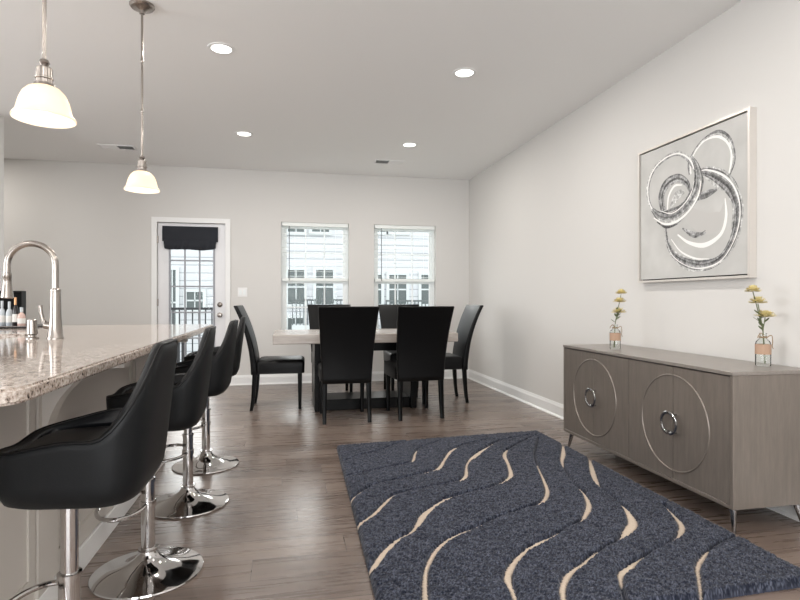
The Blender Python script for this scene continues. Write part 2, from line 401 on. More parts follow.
place('roof', bx(-14.4, 12.4, -.3, 6.5, 7.5, 7.65), M['out_shutter'], bl, smooth=0)
def nwin(u0, u1, v0, v1):
    um = (u0+u1)/2; x0, x1 = wx(u0, YN), wx(u1, YN); z1, z0 = wz(v0, um, YN)+3, wz(v1, um, YN)+3
    bm = bmesh.new(); f = .12
    box(bm, x0-f, x0, -.08, -.001, z0-f, z1+f); box(bm, x1, x1+f, -.08, -.001, z0-f, z1+f); box(bm, x0, x1, -.08, -.001, z1, z1+f); box(bm, x0, x1, -.08, -.001, z0-f, z0)
    box(bm, x0, x1, -.06, -.002, (z0+z1)/2-.03, (z0+z1)/2+.03); box(bm, (x0+x1)/2-.02, (x0+x1)/2+.02, -.06, -.002, z0, z1)
    w = place('window', bm, M['out_trim'], bl, smooth=0)
    bm = bmesh.new(); n = int((z1-z0)/.13)
    for k in range(n): box(bm, x0+.02, x1-.02, -.03, -.022, z0+.02+k*.13, z0+.09+k*.13)
    box(bm, x0, x1, -.02, -.001, z0, z1)
    place('pane', bm, M['out_pane'], w, smooth=0)
for a in ((288, 304, 195, 232), (312, 329, 195, 232), (374, 385, 197, 232), (389, 406, 197, 232),
          (288, 304, 270, 304), (316, 333, 270, 304), (372, 381, 275, 304), (389, 406, 275, 304), (421, 438, 275, 304),
          (288, 303, 318, 350), (316, 333, 318, 350), (389, 406, 318, 350), (421, 438, 318, 350), (169, 176, 270, 335), (187, 203, 292, 309)): nwin(*a)
# neighbour's balcony with railing
x0, x1 = wx(292, YN-1.4), wx(345, YN-1.4)
def balcony(x0, x1, z):
    b = place('balcony', bx(x0, x1, -1.4, -.09, z-.2, z), M['out_trim'], bl, smooth=0)
    bm = bmesh.new(); box(bm, x0, x1, -1.4, -1.34, z+.9, z+.97)
    n = int((x1-x0)/.14)
    for k in range(n+1):
        x = x0+.02+(x1-x0-.04)*k/n; box(bm, x-.018, x+.018, -1.39, -1.355, z, z+.9)
    place('balustrade', bm, M['out_shutter'], b, smooth=0)
balcony(x0, x1, 3+wz(325, 318, YN-1.4))
balcony(wx(386, YN-1.4), wx(440, YN-1.4), 3+wz(325, 412, YN-1.4))
# own deck and railing beyond the glazed door
struct('deck', bx(-2.6, -.2, YB+.16, 9.4, -.16, -.04), M['deck'], smooth=0)
t = thing('deck_railing', 'dark metal railing round the deck outside the glazed door', 'railing', (-1.4, 9.32, -.04))
bm = bmesh.new(); box(bm, -1.2, 1.2, -.025, .025, .96, 1.0); place('top_rail', bm, M['rail_dark'], t, smooth=0)
place('bottom_rail', bx(-1.2, 1.2, -.02, .02, .09, .12), M['rail_dark'], t, smooth=0)
for k in range(23):
    x = -1.1+k*.1; place('baluster', bx(x-.009, x+.009, -.009, .009, .12, .96), M['rail_dark'], t, smooth=0)
for x in (-1.17, 1.17): place('post', bx(x-.03, x+.03, -.03, .03, 0, 1.03), M['rail_dark'], t, smooth=0)
t = thing('patio_table', 'grey square side table on the deck beside the railing', 'table', (-1.36, 8.85, -.04))
place('tabletop', bx(-.28, .28, -.25, .25, .68, .72, bev=.005), M['out_shutter'], t)
for sx_ in (-1, 1):
    for sy_ in (-1, 1): place('leg', bx(sx_*.24-.02, sx_*.24+.02, sy_*.21-.02, sy_*.21+.02, 0, .68), M['rail_dark'], t, smooth=0)

# ---------------------------------------------------------------- ceiling fittings
def downlight_proto():
    t = thing('recessed_light', '', 'ceiling light', (0,0,H), 0, 'recessed ceiling lights')
    bm = bmesh.new(); lathe(bm, [(.062, -.001), (.066, -.006), (.085, -.005), (.088, 0), (.062, -.001)], 36); place('trim_ring', bm, M['trim'], t)
    bm = bmesh.new(); lathe_solid(bm, [(.0635, -.0005), (.0635, -.004), (.03, -.0048), (0, -.005)], 36); place('lens', bm, M['lens'], t)
    d = bpy.data.lights.new('downlight', 'AREA'); d.shape = 'DISK'; d.size = .12; d.energy = 15; d.color = (1, .955, .9)
    l = bpy.data.objects.new('downlight', d); COL.objects.link(l); l.parent = t; l.location = (0, 0, -.012)
    return t
dl = downlight_proto()
spots = [(1.267, 3.80, 'lit recessed ceiling light nearest the framed painting, front right of four'),
         (-.425, 3.76, 'lit recessed ceiling light nearest the camera between pendant and painting'),
         (-.42, 5.64, 'lit recessed ceiling light in the back row, nearer the glazed door'),
         (1.28, 5.68, 'lit recessed ceiling light in the back row, beside the right vent')]
extra = [(1.267, 1.9), (1.267, 0.0), (-.42, 0.0), (-2.2, 3.7), (-2.2, 1.0), (-.42, -2), (1.267, -2), (-3.6, 2.4), (-3.6, 6.4), (-3.6, 4.5)]  # downlights added out of view to brighten the room
dl.location = (spots[0][0], spots[0][1], H); dl['label'] = spots[0][2]
for x, y, lb in spots[1:]: dup(dl, (x, y, H), 0, lb)
for i, (x, y) in enumerate(extra): dup(dl, (x, y, H), 0, 'added unseen recessed ceiling light brightening the room, over the kitchen and living room')
def vent(x, y, label, flip):
    t = thing('ceiling_vent', label, 'vent', (x, y, H), 0, 'ceiling vents')
    bm = bmesh.new(); w, d = .18, .085
    box(bm, -w, w, -d, -d+.018, -.006, 0); box(bm, -w, w, d-.018, d, -.006, 0); box(bm, -w, -w+.02, -d+.018, d-.018, -.006, 0); box(bm, w-.02, w, -d+.018, d-.018, -.006, 0); box(bm, -.006, .006, -d+.018, d-.018, -.006, 0)
    place('frame', bm, M['trim'], t, smooth=0)
    place('backing', bx(-w+.02, w-.02, -d+.018, d-.018, -.0012, 0), M['vent_dark'], t, smooth=0)
    bm = bmesh.new()
    for k in range(9):
        yy = -d+.024+k*.0148
        for a, b in ((-w+.02, -.006), (.006, w-.02)):
            s = .0075 if (a < 0) != flip else -.0075
            loft(bm, [[(xx, yy-s*.9, -.0015), (xx, yy+s*.9, -.0075), (xx, yy+s*.9+.001, -.0065), (xx, yy-s*.9+.001, -.0005)] for xx in (a, b)])
    place('slats', bm, M['trim'], t, smooth=0)
vent(1.20, 6.44, 'white ceiling vent between back recessed light and window wall', True)
vent(-1.80, 6.41, 'white ceiling vent behind the smaller pendant lamp at left', False)

def pendant_proto():
    t = thing('pendant_lamp', '', 'pendant lamp', (0,0,H), 0, 'pendant lamps over the island')
    bm = bmesh.new(); lathe_solid(bm, [(.066, 0), (.066, -.008), (.058, -.018), (.03, -.026), (.016, -.034), (.014, -.05), (.0, -.051)], 36); place('canopy', bm, M['steel'], t)
    bm = bmesh.new(); tube(bm, [(0,0,-.04), (0,0,-.88)], .0065, 14); 
    for z in (-.33, -.62): lathe_solid(bm, [(.0068, z), (.0085, z+.003), (.0085, z+.02), (.0068, z+.023)], 14)
    place('rod', bm, M['steel'], t)
    bm = bmesh.new(); lathe_solid(bm, [(.0, -.865), (.012, -.868), (.016, -.878), (.010, -.888), (.021, -.893), (.024, -.897), (.024, -.925), (.027, -.927), (.027, -.932), (.024, -.934), (.024, -.946), (.030, -.948), (.032, -.957), (.028, -.96), (0, -.96)], 32); place('socket_cap', bm, M['steel'], t)
    bm = bmesh.new()
    out = [(.032, -.957), (.047, -.964), (.062, -.981), (.072, -1.004), (.078, -1.028), (.081, -1.043), (.091, -1.056), (.093, -1.061), (.091, -1.065)]
    inn = [(.088, -1.061), (.078, -1.047), (.074, -1.028), (.068, -1.004), (.058, -.984), (.045, -.968), (.032, -.961), (.032, -.957)]
    lathe(bm, out+inn, 48); place('lamp_shade', bm, M['shade_glass'], t)
    bm = bmesh.new(); lathe_solid(bm, [(.0, -.958), (.013, -.962), (.014, -.98), (.026, -1.0), (.03, -1.018), (.024, -1.036), (0, -1.045)], 24); place('bulb', bm, M['bulb'], t)
    d = bpy.data.lights.new('pendant_glow', 'POINT'); d.energy = 1.0; d.shadow_soft_size = .03; d.color = (1, .93, .84)
    l = bpy.data.objects.new('pendant_glow', d); COL.objects.link(l); l.parent = t; l.location = (0, 0, -1.055)
    return t
pn = pendant_proto(); pn.location = (-.785, 2.0, H); pn['label'] = 'larger looking pendant lamp nearest the camera, over the sink end of the island'
p2 = dup(pn, (-.80, 3.30, H), 0, 'pendant lamp farther away, whole rod and ceiling canopy in view')

p2.scale = (1, 1, .98)
# ---------------------------------------------------------------- kitchen island
isl = thing('kitchen_island', 'light greige kitchen island cabinet under the granite counter', 'kitchen island', (-1.3, 2.6, 0))
IX0, IX1, IY0, IY1 = -1.84, -.81, 1.25, 3.86
def loc(x0, x1, y0, y1, z0, z1, **k): return bx(x0+1.3, x1+1.3, y0-2.6, y1-2.6, z0, z1, **k)
bm = bmesh.new()                                        # four walls, open on top so the sink hangs inside
for a in ((IX0, IX1, IY0, IY0+.02), (IX0, IX1, IY1-.02, IY1), (IX0, IX0+.02, IY0+.02, IY1-.02), (IX1-.02, IX1, IY0+.02, IY1-.02)):
    box(bm, a[0]+1.3, a[1]+1.3, a[2]-2.6, a[3]-2.6, .0, .878)
place('body', bm, M['cabinet'], isl, smooth=0)
place('baseboard', loc(IX1, IX1+.014, IY0, IY1+.014, 0, .1, bev=.003), M['trim'], isl)
for y0, y1 in ((1.30, 1.98), (2.12, 3.13), (3.27, 3.82)):
    bm = bmesh.new(); z0, z1, s, x0, x1 = .14, .85, .045, IX1, IX1+.007
    for a in ((y0, y0+s, z0, z1), (y1-s, y1, z0, z1), (y0+s, y1-s, z1-s, z1), (y0+s, y1-s, z0, z0+s)): box(bm, x0+1.3, x1+1.3, a[0]-2.6, a[1]-2.6, a[2], a[3])
    place('back_panel_frame', bm, M['cabinet'], isl, smooth=0)
def corbel(y):
    bm = bmesh.new(); w = .035; n = 14
    out = []; x0 = IX1+.0; D = .265; Z1 = .878; Z0 = .60
    pts = [(x0, Z1), (x0, Z0), (x0+.022, Z0)]
    for i in range(n+1):
        a = PI - PI/2*i/n; rx, rz = D-.03-.022, (Z1-.03)-Z0-.0
        pts.append((x0+.022+rx + rx*math.cos(a), Z0 + rz*math.sin(a)))
    pts += [(x0+D, Z1-.03), (x0+D, Z1)]
    rings = [[(p[0]+1.3, yy-2.6, p[1]) for p in pts] for yy in (y-w, y+w)]
    loft(bm, rings); place('corbel', bm, M['cabinet'], isl, smooth=0)
    place('corbel_backplate', loc(IX1, IX1+.012, y-w-.025, y+w+.025, .10, .875), M['cabinet'], isl, smooth=0)
for y in (2.05, 3.2): corbel(y)
# granite counter with a cut-out for the sink
SX0, SX1, SY0, SY1 = -1.66, -1.2, 2.2, 3.02
def plate_with_hole(outer, inner, z0, z1, e=.004):
    bm = bmesh.new()
    def ringv(pts, z): return [bm.verts.new((p[0], p[1], z)) for p in pts]
    n = len(outer)
    rings = []
    ins = lambda pts, k: [(p[0]*(1)+0, p[1]) for p in pts]
    o0, o1 = ringv(outer, z0), ringv(outer, z1); i0, i1 = ringv(inner, z0), ringv(inner, z1)
    for i in range(n):
        j = (i+1) % n
        bm.faces.new((o0[i], o0[j], o1[j], o1[i])); bm.faces.new((i0[j], i0[i], i1[i], i1[j]))
        bm.faces.new((o1[i], o1[j], i1[j], i1[i])); bm.faces.new((o0[j], o0[i], i0[i], i0[j]))
    ed = [ed_ for ed_ in bm.edges if all(abs(v_.co.z-z1) < 1e-6 or abs(v_.co.z-z0) < 1e-6 for v_ in ed_.verts) and abs(ed_.verts[0].co.z-ed_.verts[1].co.z) < 1e-6 and len([f for f in ed_.link_faces if abs(f.normal.z) < .5]) >= 0 and any(v_ in o1 or v_ in o0 for v_ in ed_.verts) and all(v_ in o1 or v_ in o0 for v_ in ed_.verts)]
    bmesh.ops.bevel(bm, geom=ed, offset=e, segments=3, affect='EDGES')
    return bm
CX0, CX1, CY0, CY1 = -1.9, -.4975, 1.13, 4.0
outer = rrect(CX1-CX0, CY1-CY0, .07, 8, (CX0+CX1)/2, (CY0+CY1)/2)
inner = rrect(SX1-SX0, SY1-SY0, .03, 8, (SX0+SX1)/2, (SY0+SY1)/2)
ct = place('granite_counter', plate_with_hole(outer, inner, .88, .912, .006), M['granite'], smooth=30)
tag(ct, 'speckled beige granite counter slab on top of the kitchen island', 'countertop')
# sink
t = thing('sink', 'stainless steel undermount sink set in the granite counter', 'sink', ((SX0+SX1)/2, (SY0+SY1)/2, .70))
bm = bmesh.new(); rw = SX1-SX0; rd = SY1-SY0
def ringz(w, d, r, z): return [(p[0], p[1], z) for p in rrect(w, d, r, 5)]
loft(bm, [ringz(rw+.03, rd+.03, .035, .18), ringz(rw+.004, rd+.004, .03, .18), ringz(rw-.01, rd-.01, .035, .02), ringz(rw-.05, rd-.05, .03, .002), ringz(.1, .1, .03, 0)], cap=False)
v_ = [bm.verts.new(p) for p in ringz(.1, .1, .03, 0)]; bm.faces.new(v_)
bmesh.ops.remove_doubles(bm, verts=bm.verts, dist=1e-5)
place('basin', bm, M['steel'], t)
bm = bmesh.new(); lathe_solid(bm, [(.045, .001), (.045, .006), (.03, .004), (0, .004)], 24); place('drain', bm, M['chrome'], t)
# faucet
t = thing('faucet', 'brushed nickel gooseneck kitchen faucet with pull down spray head', 'faucet', (-.985, 2.62, .912))
bm = bmesh.new(); lathe_solid(bm, [(.033, 0), (.033, .004), (.03, .01), (.026, .05), (.0225, .1), (.0215, .15), (.0205, .205), (.0215, .206), (.0215, .213), (.0175, .215), (.015, .218)], 32); place('body', bm, M['steel'], t)
R_ = .093; zc = .318
pts = [(0, 0, .215), (0, 0, .25), (0, 0, .29), (0, 0, zc)] + [(-R_+R_*math.cos(a), 0, zc+R_*math.sin(a)) for a in [PI*k/20 for k in range(1, 20)]] + [(-2*R_, 0, zc), (-2*R_, 0, .28)]
bm = bmesh.new(); tube(bm, pts, .0135, 20); place('spout', bm, M['steel'], t)
bm = bmesh.new(); lathe_solid(bm, [(.0125, .285), (.0165, .282), (.0165, .262), (.0155, .26), (.0175, .23), (.023, .19), (.024, .178), (.019, .174), (0, .174)], 24, (-2*R_, 0, 0)); place('spray_head', bm, M['steel'], t)
bm = bmesh.new(); tube(bm, [(-.018, -.004, .055), (-.04, -.006, .06)], .016, 14); tube(bm, [(-.036, -.006, .06), (-.046, -.007, .08), (-.052, -.009, .11), (-.056, -.01, .145)], [.013, .009, .008, .0095], 12); place('lever', bm, M['steel'], t)
tt = thing('soap_dispenser', 'short brushed nickel soap dispenser left of the faucet base', 'soap dispenser', (-1.092, 2.66, .912))
bm = bmesh.new(); lathe_solid(bm, [(.026, 0), (.026, .004), (.017, .007), (.016, .014), (.022, .02), (.0195, .06), (.0185, .08), (.014, .084), (0, .084)], 28); place('pump_body', bm, M['steel'], tt)
bm = bmesh.new(); tube(bm, [(-.01, .004, .072), (-.026, .02, .073), (-.032, .03, .066)], [.006, .005, .004], 10); place('nozzle', bm, M['steel'], tt)
# black bottle display on a tray
t = thing('serving_tray', 'dark tray on the far end of the counter, under the bottles', 'tray', (-1.70, 3.74, .912))
place('tray_base', bx(-.205, .19, -.13, .12, 0, .008, bev=.002), M['blackwood'], t)
bm = bmesh.new()
for a in ((-.19, .19, -.13, -.122), (-.19, .19, .112, .12), (-.19, -.182, -.122, .112), (.182, .19, -.122, .112)): box(bm, a[0], a[1], a[2], a[3], .008, .014)
place('tray_rim', bm, M['leg_metal'], t, smooth=0)
bm = bmesh.new()
for a in ((-.15, .15, .052, .06, 0, .215), (-.15, -.14, 0, .052, 0, .215), (.14, .15, 0, .052, 0, .215), (-.14, .14, 0, .052, .207, .215), (-.14, .14, 0, .052, 0, .008)): box(bm, *a)
o = place('display_box', bm, M['blackwood'], smooth=0); o.location = (-1.752, 3.76, .9215)
tag(o, 'open fronted black box standing upright behind the small bottles', 'box')
m = M['amber'] = mat('dark_bottle', (38, 34, 34), .12); M['clear_b'] = mat('pale_bottle', (176, 182, 186), .15); M['pink_b'] = mat('pink_bottle', (196, 168, 158), .2); M['gold'] = mat('gold_foil', (196, 150, 110), .35, .6)
M['label_w'] = mat('paper_label', (214, 212, 208), .7)
def small_bottle(x, y, h, r, mb, mc, label):
    t = thing('miniature_bottle', label, 'bottle', (x, y, .9215), 0, 'miniature bottles on the tray')
    bm = bmesh.new(); lathe_solid(bm, [(r*.92, 0), (r, .004), (r, h*.52), (r*.8, h*.62), (r*.36, h*.72), (r*.33, h*.9), (0, h*.9)], 20); place('bottle_body', bm, mb, t)
    bm = bmesh.new(); lathe_solid(bm, [(r*.42, h*.74), (r*.42, h*.99), (0, h)], 16); place('cap', bm, mc, t)
    bm = bmesh.new(); lathe(bm, [(r*1.02, h*.15), (r*1.02, h*.42)], 20); place('paper_label', bm, M['label_w'], t)
small_bottle(-1.690, 3.72, .155, .018, M['clear_b'], M['clear_b'], 'clear miniature bottle at the left edge of the photo')
small_bottle(-1.651, 3.72, .15, .018, M['clear_b'], M['clear_b'], 'clear miniature bottle just left of the gold necked one')
small_bottle(-1.605, 3.69, .175, .016, M['amber'], M['gold'], 'dark miniature bottle with gold foil neck, tallest on the tray')
small_bottle(-1.570, 3.685, .115, .021, M['pink_b'], M['clear_b'], 'squat pale pink miniature bottle at the right of the row')

# ---------------------------------------------------------------- bar stools
def sstep(a, b, x):
    t = max(0, min(1, (x-a)/(b-a))); return t*t*(3-2*t)
def stool_proto():
    t = thing('bar_stool', '', 'bar stool', (0,0,0), 0, 'black bucket bar stools at the island')
    bm = bmesh.new(); lathe_solid(bm, [(.205, 0), (.208, .004), (.206, .009), (.19, .013), (.15, .019), (.11, .029), (.075, .044), (.05, .062), (.036, .08), (.033, .09), (.036, .092), (.036, .1), (.0, .1)], 64); place('base_plate', bm, M['chrome'], t)
    bm = bmesh.new(); lathe_solid(bm, [(.026, .098), (.026, .36), (.029, .361), (.029, .372), (.022, .374), (.0, .374)], 32); place('gas_lift_sleeve', bm, M['chrome'], t)
    bm = bmesh.new(); lathe_solid(bm, [(.021, .37), (.021, .56), (.05, .565), (.05, .575), (0, .575)], 32); place('column', bm, M['chrome'], t)
    place('seat_plate', bx(-.085, .085, -.11, .05, .572, .588, bev=.004), M['blackwood'], t)
    bm = bmesh.new(); pts = []
    # footrest hoop: an oval that leaves the sleeve and returns to it
    pts = [(.155*math.sin(a), .088 - .088*math.cos(a), .275) for a in [2*PI*k/40 for k in range(41)]][1:-1]
    tube(bm, [(.012, .0, .275)] + pts[2:-2] + [(-.012, .0, .275)], .008, 10)
    lathe_solid(bm, [(.0262, .262), (.03, .263), (.03, .287), (.0262, .288)], 28)
    place('footrest', bm, M['chrome'], t)
    bm = bmesh.new(); tube(bm, [(.02, 0, .563), (.09, -.02, .56), (.15, -.03, .545)], [.005, .005, .007], 8); place('height_lever', bm, M['chrome'], t)
    # bucket shell
    n = 72; a_, b_, ex = .197, .166, 4.6
    z0 = .588
    def outline(phi, s=1.0):    # phi = 0 at the back (-y), pi at the front
        cx, cy = math.sin(phi), -math.cos(phi)
        r = (abs(cx/a_)**ex + abs(cy/b_)**ex)**(-1/ex)
        x, y = cx*r*s, cy*r*s
        return x*(1-.14*y/b_), y-.044
    def rim(phi):
        d = abs(phi) if phi <= PI else 2*PI-phi
        d = math.degrees(d)
        return .135 + .215*(1-sstep(22, 70, d)) + .035*(1-sstep(80, 140, d)) - .012*sstep(130, 180, d)
    outer_r = [[] for _ in range(40)]
    rings = []
    def ring(fn): rings.append([fn(2*PI*i/n) for i in range(n)])
    def mk(s, z): ring(lambda p: (*outline(p, s), z))
    mk(.05, z0); mk(.55, z0); mk(.82, z0+.004); mk(.93, z0+.014); mk(.985, z0+.034)
    def wallpt(p, f, inset):
        d = math.degrees(p if p <= PI else 2*PI-p)
        back = 1-sstep(35, 95, d); h = rim(p); x, y = outline(p)
        z = z0+.034 + (h-.034)*f
        hh = (z-z0)
        lean = .13*max(0, hh-.05)*back + .05*hh*(1-back)
        r = math.hypot(x, y); k = (r + lean - inset)/r
        # the back narrows a little towards the top
        nx = x*k*(1-.10*back*max(0, hh-.12)/.26); ny = y*k
        return nx, ny, z
    for f in (.12, .25, .4, .55, .7, .84, .94): ring(lambda p, f=f: wallpt(p, f, 0))
    ring(lambda p: wallpt(p, .985, .006)); ring(lambda p: wallpt(p, 1.0, .016)); ring(lambda p: wallpt(p, .985, .028))
    inner0 = len(rings)
    for f in (.93, .8, .65, .5):
        ring(lambda p, f=f: (lambda q, w: (q[0], q[1], max(q[2], z0+.088)))(wallpt(p, f, .034), 0))
    def seatring(s, z): ring(lambda p: (outline(p, s)[0], outline(p, s)[1], z))
    seatring(.78, z0+.082); seatring(.5, z0+.086); seatring(.05, z0+.088)
    loft(bm := bmesh.new(), rings)
    bm.faces.ensure_lookup_table()
    for i, f in enumerate(bm.faces):
        if i // n >= inner0: f.material_index = 1
    place('seat_shell', bm, None, t, smooth=60, mats=[M['stool_leather'], M['quilt']])
    bm = bmesh.new(); rr_ = []
    for s, z in ((.05, z0+.09), (.72, z0+.09), (.80, z0+.1), (.82, z0+.112), (.79, z0+.124), (.68, z0+.131), (.4, z0+.134), (.05, z0+.135)):
        rr_.append([(outline(2*PI*i/n, s)[0], outline(2*PI*i/n, s)[1]+.004, z) for i in range(n)])
    loft(bm, rr_); place('cushion', bm, M['leather_dark'], t, smooth=60)
    # piping along the rim
    bm = bmesh.new(); q = [wallpt(2*PI*i/n, .985, .004) for i in range(n)]; tube(bm, q, .0035, 6, closed=True); place('piping', bm, M['leather_dark'], t)
    return t
st = stool_proto(); st.location = (-.555, 1.565, 0); st.rotation_euler = (0, 0, PI/2); st['label'] = 'black leather bar stool nearest the camera, its base cut off by the frame'
dup(st, (-.54, 2.32, 0), PI/2+.03, 'black leather bar stool second from the camera, large round chrome base in full view')
dup(st, (-.515, 3.06, 0), PI/2-.02, 'black leather bar stool third from the camera')
dup(st, (-.52, 3.75, 0), PI/2+.04, 'black leather bar stool farthest from the camera, at the island end')

# ---------------------------------------------------------------- dining table
t = thing('dining_table', 'rectangular dining table with pale stone top on a black trestle base', 'dining table', (.765, 5.56, 0))
TX0, TX1, TY0, TY1 = -.895, .875, -.45, .45
place('tabletop', bx(TX0, TX1, TY0, TY1, .672, .76, bev=.006), M['stone'], t)
place('sub_top', bx(-.56, .56, -.26, .25, .655, .672), M['blackwood'], t)
place('apron', bx(-.445, .445, -.2, .2, .575, .655, bev=.003), M['blackwood'], t)
for x in (-.475, .475): place('pedestal', bx(x-.03, x+.03, -.25, .24, .0, .655, bev=.004), M['blackwood'], t)
place('plinth', bx(-.445, .445, -.2, .2, .0, .105, bev=.004), M['blackwood'], t)

# dining chairs
def chair_proto():
    t = thing('dining_chair', '', 'dining chair', (0,0,0), 0, 'black leather parsons dining chairs')
    # seat
    bm = bmesh.new(); rg = []
    for z, g in ((.355, .010), (.362, .0), (.40, 0), (.452, -.002), (.47, .002), (.482, .012), (.490, .035), (.494, .08)):
        rg.append([(p[0], p[1], z) for p in rrect(.455-2*g, .46-2*g, .03, 5, 0, .02)])
    loft(bm, rg); place('seat', bm, M['leather_dark'], t, smooth=50)
    # tall flared back
    bm = bmesh.new(); rg = []
    N_ = 16
    for k in range(N_+1):
        f = k/N_; z = .352 + .665*f
        w = .435 + .085*f**1.25
        y = -.235 - .03*f - .14*f**2.2
        th = .062 - .022*f
        g = 0
        rg.append([(p[0], p[1], z + .006*math.cos(p[0]/w*PI)*f) for p in rrect(w, th, .014, 4, 0, y)])
    top = rg[-1]
    rg.append([(p[0]*.985, (p[1]+.405)*.72-.405, 1.017+.008) for p in top])
    bot = rg[0]; rg.insert(0, [(p[0]*.985, (p[1]+.235)*.8-.235, p[2]-.005) for p in bot])
    loft(bm, rg); place('backrest', bm, M['leather_dark'], t, smooth=50)
    for s in (-1, 1):
        bm = bmesh.new()
        loft(bm, [[(s*.195+p[0], .205+p[1], z) for p in rrect(w, w, .005, 2)] for z, w in ((0, .03), (.2, .037), (.356, .044))]); place('leg', bm, M['blackwood'], t)
        bm = bmesh.new()
        loft(bm, [[(s*x+p[0], y+p[1], z) for p in rrect(w, w, .005, 2)] for z, w, x, y in ((0, .032, .198, -.262), (.06, .034, .198, -.252), (.14, .037, .197, -.243), (.25, .041, .195, -.236), (.352, .044, .194, -.23))]); place('leg', bm, M['blackwood'], t)
    return t
ch = chair_proto()
ch.location = (.515, 5.03, 0); ch['label'] = 'black dining chair with back to the camera, front left of the table'
dup(ch, (1.175, 5.05, 0), .06, 'black dining chair with back to the camera, front right of the table, slightly turned')
dup(ch, (-.075, 5.70, 0), -PI/2-.03, 'black dining chair at the left head of the table, side on, nearest the glazed door')
dup(ch, (1.60, 5.68, 0), PI/2-.03, 'black dining chair at the right head of the table near the right wall')
dup(ch, (.50, 6.24, 0), PI, 'black dining chair behind the table, in front of the left window')
dup(ch, (1.36, 6.24, 0), PI, 'black dining chair behind the table, in front of the right window')

# ---------------------------------------------------------------- sideboard
SBX, SBY0, SBY1 = 2.0, 2.135, 3.70
t = thing('sideboard', 'silver grey oak sideboard with ring moulded doors along the right wall', 'sideboard', (2.225, (SBY0+SBY1)/2, 0))
def lb(x0, x1, y0, y1, z0, z1, **k): return bx(x0-2.225, x1-2.225, y0-(SBY0+SBY1)/2, y1-(SBY0+SBY1)/2, z0, z1, **k)
XB = XR-.02; zb, zt = .115, .75
bm = bmesh.new(); cy = (SBY0+SBY1)/2
def bb(x0, x1, y0, y1, z0, z1): box(bm, x0-2.225, x1-2.225, y0-cy, y1-cy, z0, z1, bev=.0015, seg=1)
bb(SBX, XB, SBY0, SBY0+.018, zb, zt-.018); bb(SBX, XB, SBY1-.018, SBY1, zb, zt-.018); bb(SBX, XB, SBY0+.018, SBY1-.018, zb, zb+.018); bb(XB-.012, XB, SBY0+.018, SBY1-.018, zb+.018, zt-.018); bb(SBX+.03, XB-.012, cy-.009, cy+.009, zb+.018, zt-.018)
place('body', bm, M['grey_oak'], t, smooth=0)
place('top', lb(SBX-.004, XB, SBY0-.002, SBY1+.002, zt-.018, zt, bev=.002), M['grey_oak_top'], t)
ys = [SBY0+.019+ (SBY1-SBY0-.038)*k/4 for k in range(5)]
for k in range(4):
    y0, y1 = ys[k]+.0026, ys[k+1]-.0026
    d = place('door', lb(SBX+.002, SBX+.022, y0, y1, zb+.02, zt-.024, bev=.001, seg=1), M['grey_oak'], t, smooth=0)
    yc = ys[1] if k < 2 else ys[3]; sgn = -1 if k in (0, 2) else 1; zc_ = .43
    bm = bmesh.new(); pts = []
    for i in range(33):
        a = -PI/2 + PI*i/32; y = yc + sgn*(.252*math.cos(a)+.0022); pts.append((SBX+.0015-2.225, y-cy, zc_+.252*math.sin(a)))
    rings = []
    for i, p in enumerate(pts):
        a = -PI/2 + PI*i/32; dy, dz = sgn*math.cos(a), math.sin(a)
        rings.append([(p[0]+px, p[1]+dy*q, p[2]+dz*q) for px, q in ((.001, -.0048), (-.003, -.003), (-.0045, 0), (-.003, .003), (.001, .0048))])
    loft(bm, rings); place('ring_moulding', bm, M['grey_oak'], d)
    bm = bmesh.new(); rings = []
    for i in range(25):
        a = -PI/2 + .06 + (PI-.12)*i/24; dy, dz = sgn*math.cos(a), math.sin(a)
        rr2 = .0545
        rings.append([(SBX-.024-2.225+px, yc+sgn*.003+dy*(rr2+q)-cy, zc_+dz*(rr2+q)) for px, q in [(.006*math.cos(b), .009*math.sin(b)) for b in [2*PI*j/10 for j in range(10)]]])
    loft(bm, rings)
    for a in (-1.1, 1.1):
        y = yc+sgn*(.003+.0545*math.cos(a))-cy; z = zc_+.0545*math.sin(a)
        tube(bm, [(SBX-.022-2.225, y, z), (SBX+.003-2.225, y, z)], .005, 8)
    place('handle', bm, M['handle_dark'], d)
for (x, y, ox, oy) in ((SBX+.045, SBY0+.05, -.012, -.02), (SBX+.045, SBY1-.05, -.012, .03), (XB-.05, SBY0+.05, .015, -.03), (XB-.05, SBY1-.05, .015, .03)):
    bm = bmesh.new(); loft(bm, [[(x+ox+r*math.cos(q)-2.225, y+oy+r*math.sin(q)-cy, z) for q in [2*PI*i/16 for i in range(16)]] for z, r in ((0, .008), (.004, .009))] + [[(x+r*math.cos(q)-2.225, y+r*math.sin(q)-cy, z) for q in [2*PI*i/16 for i in range(16)]] for z, r in ((.113, .017), (.116, .017))])
    place('leg', bm, M['leg_metal'], t)

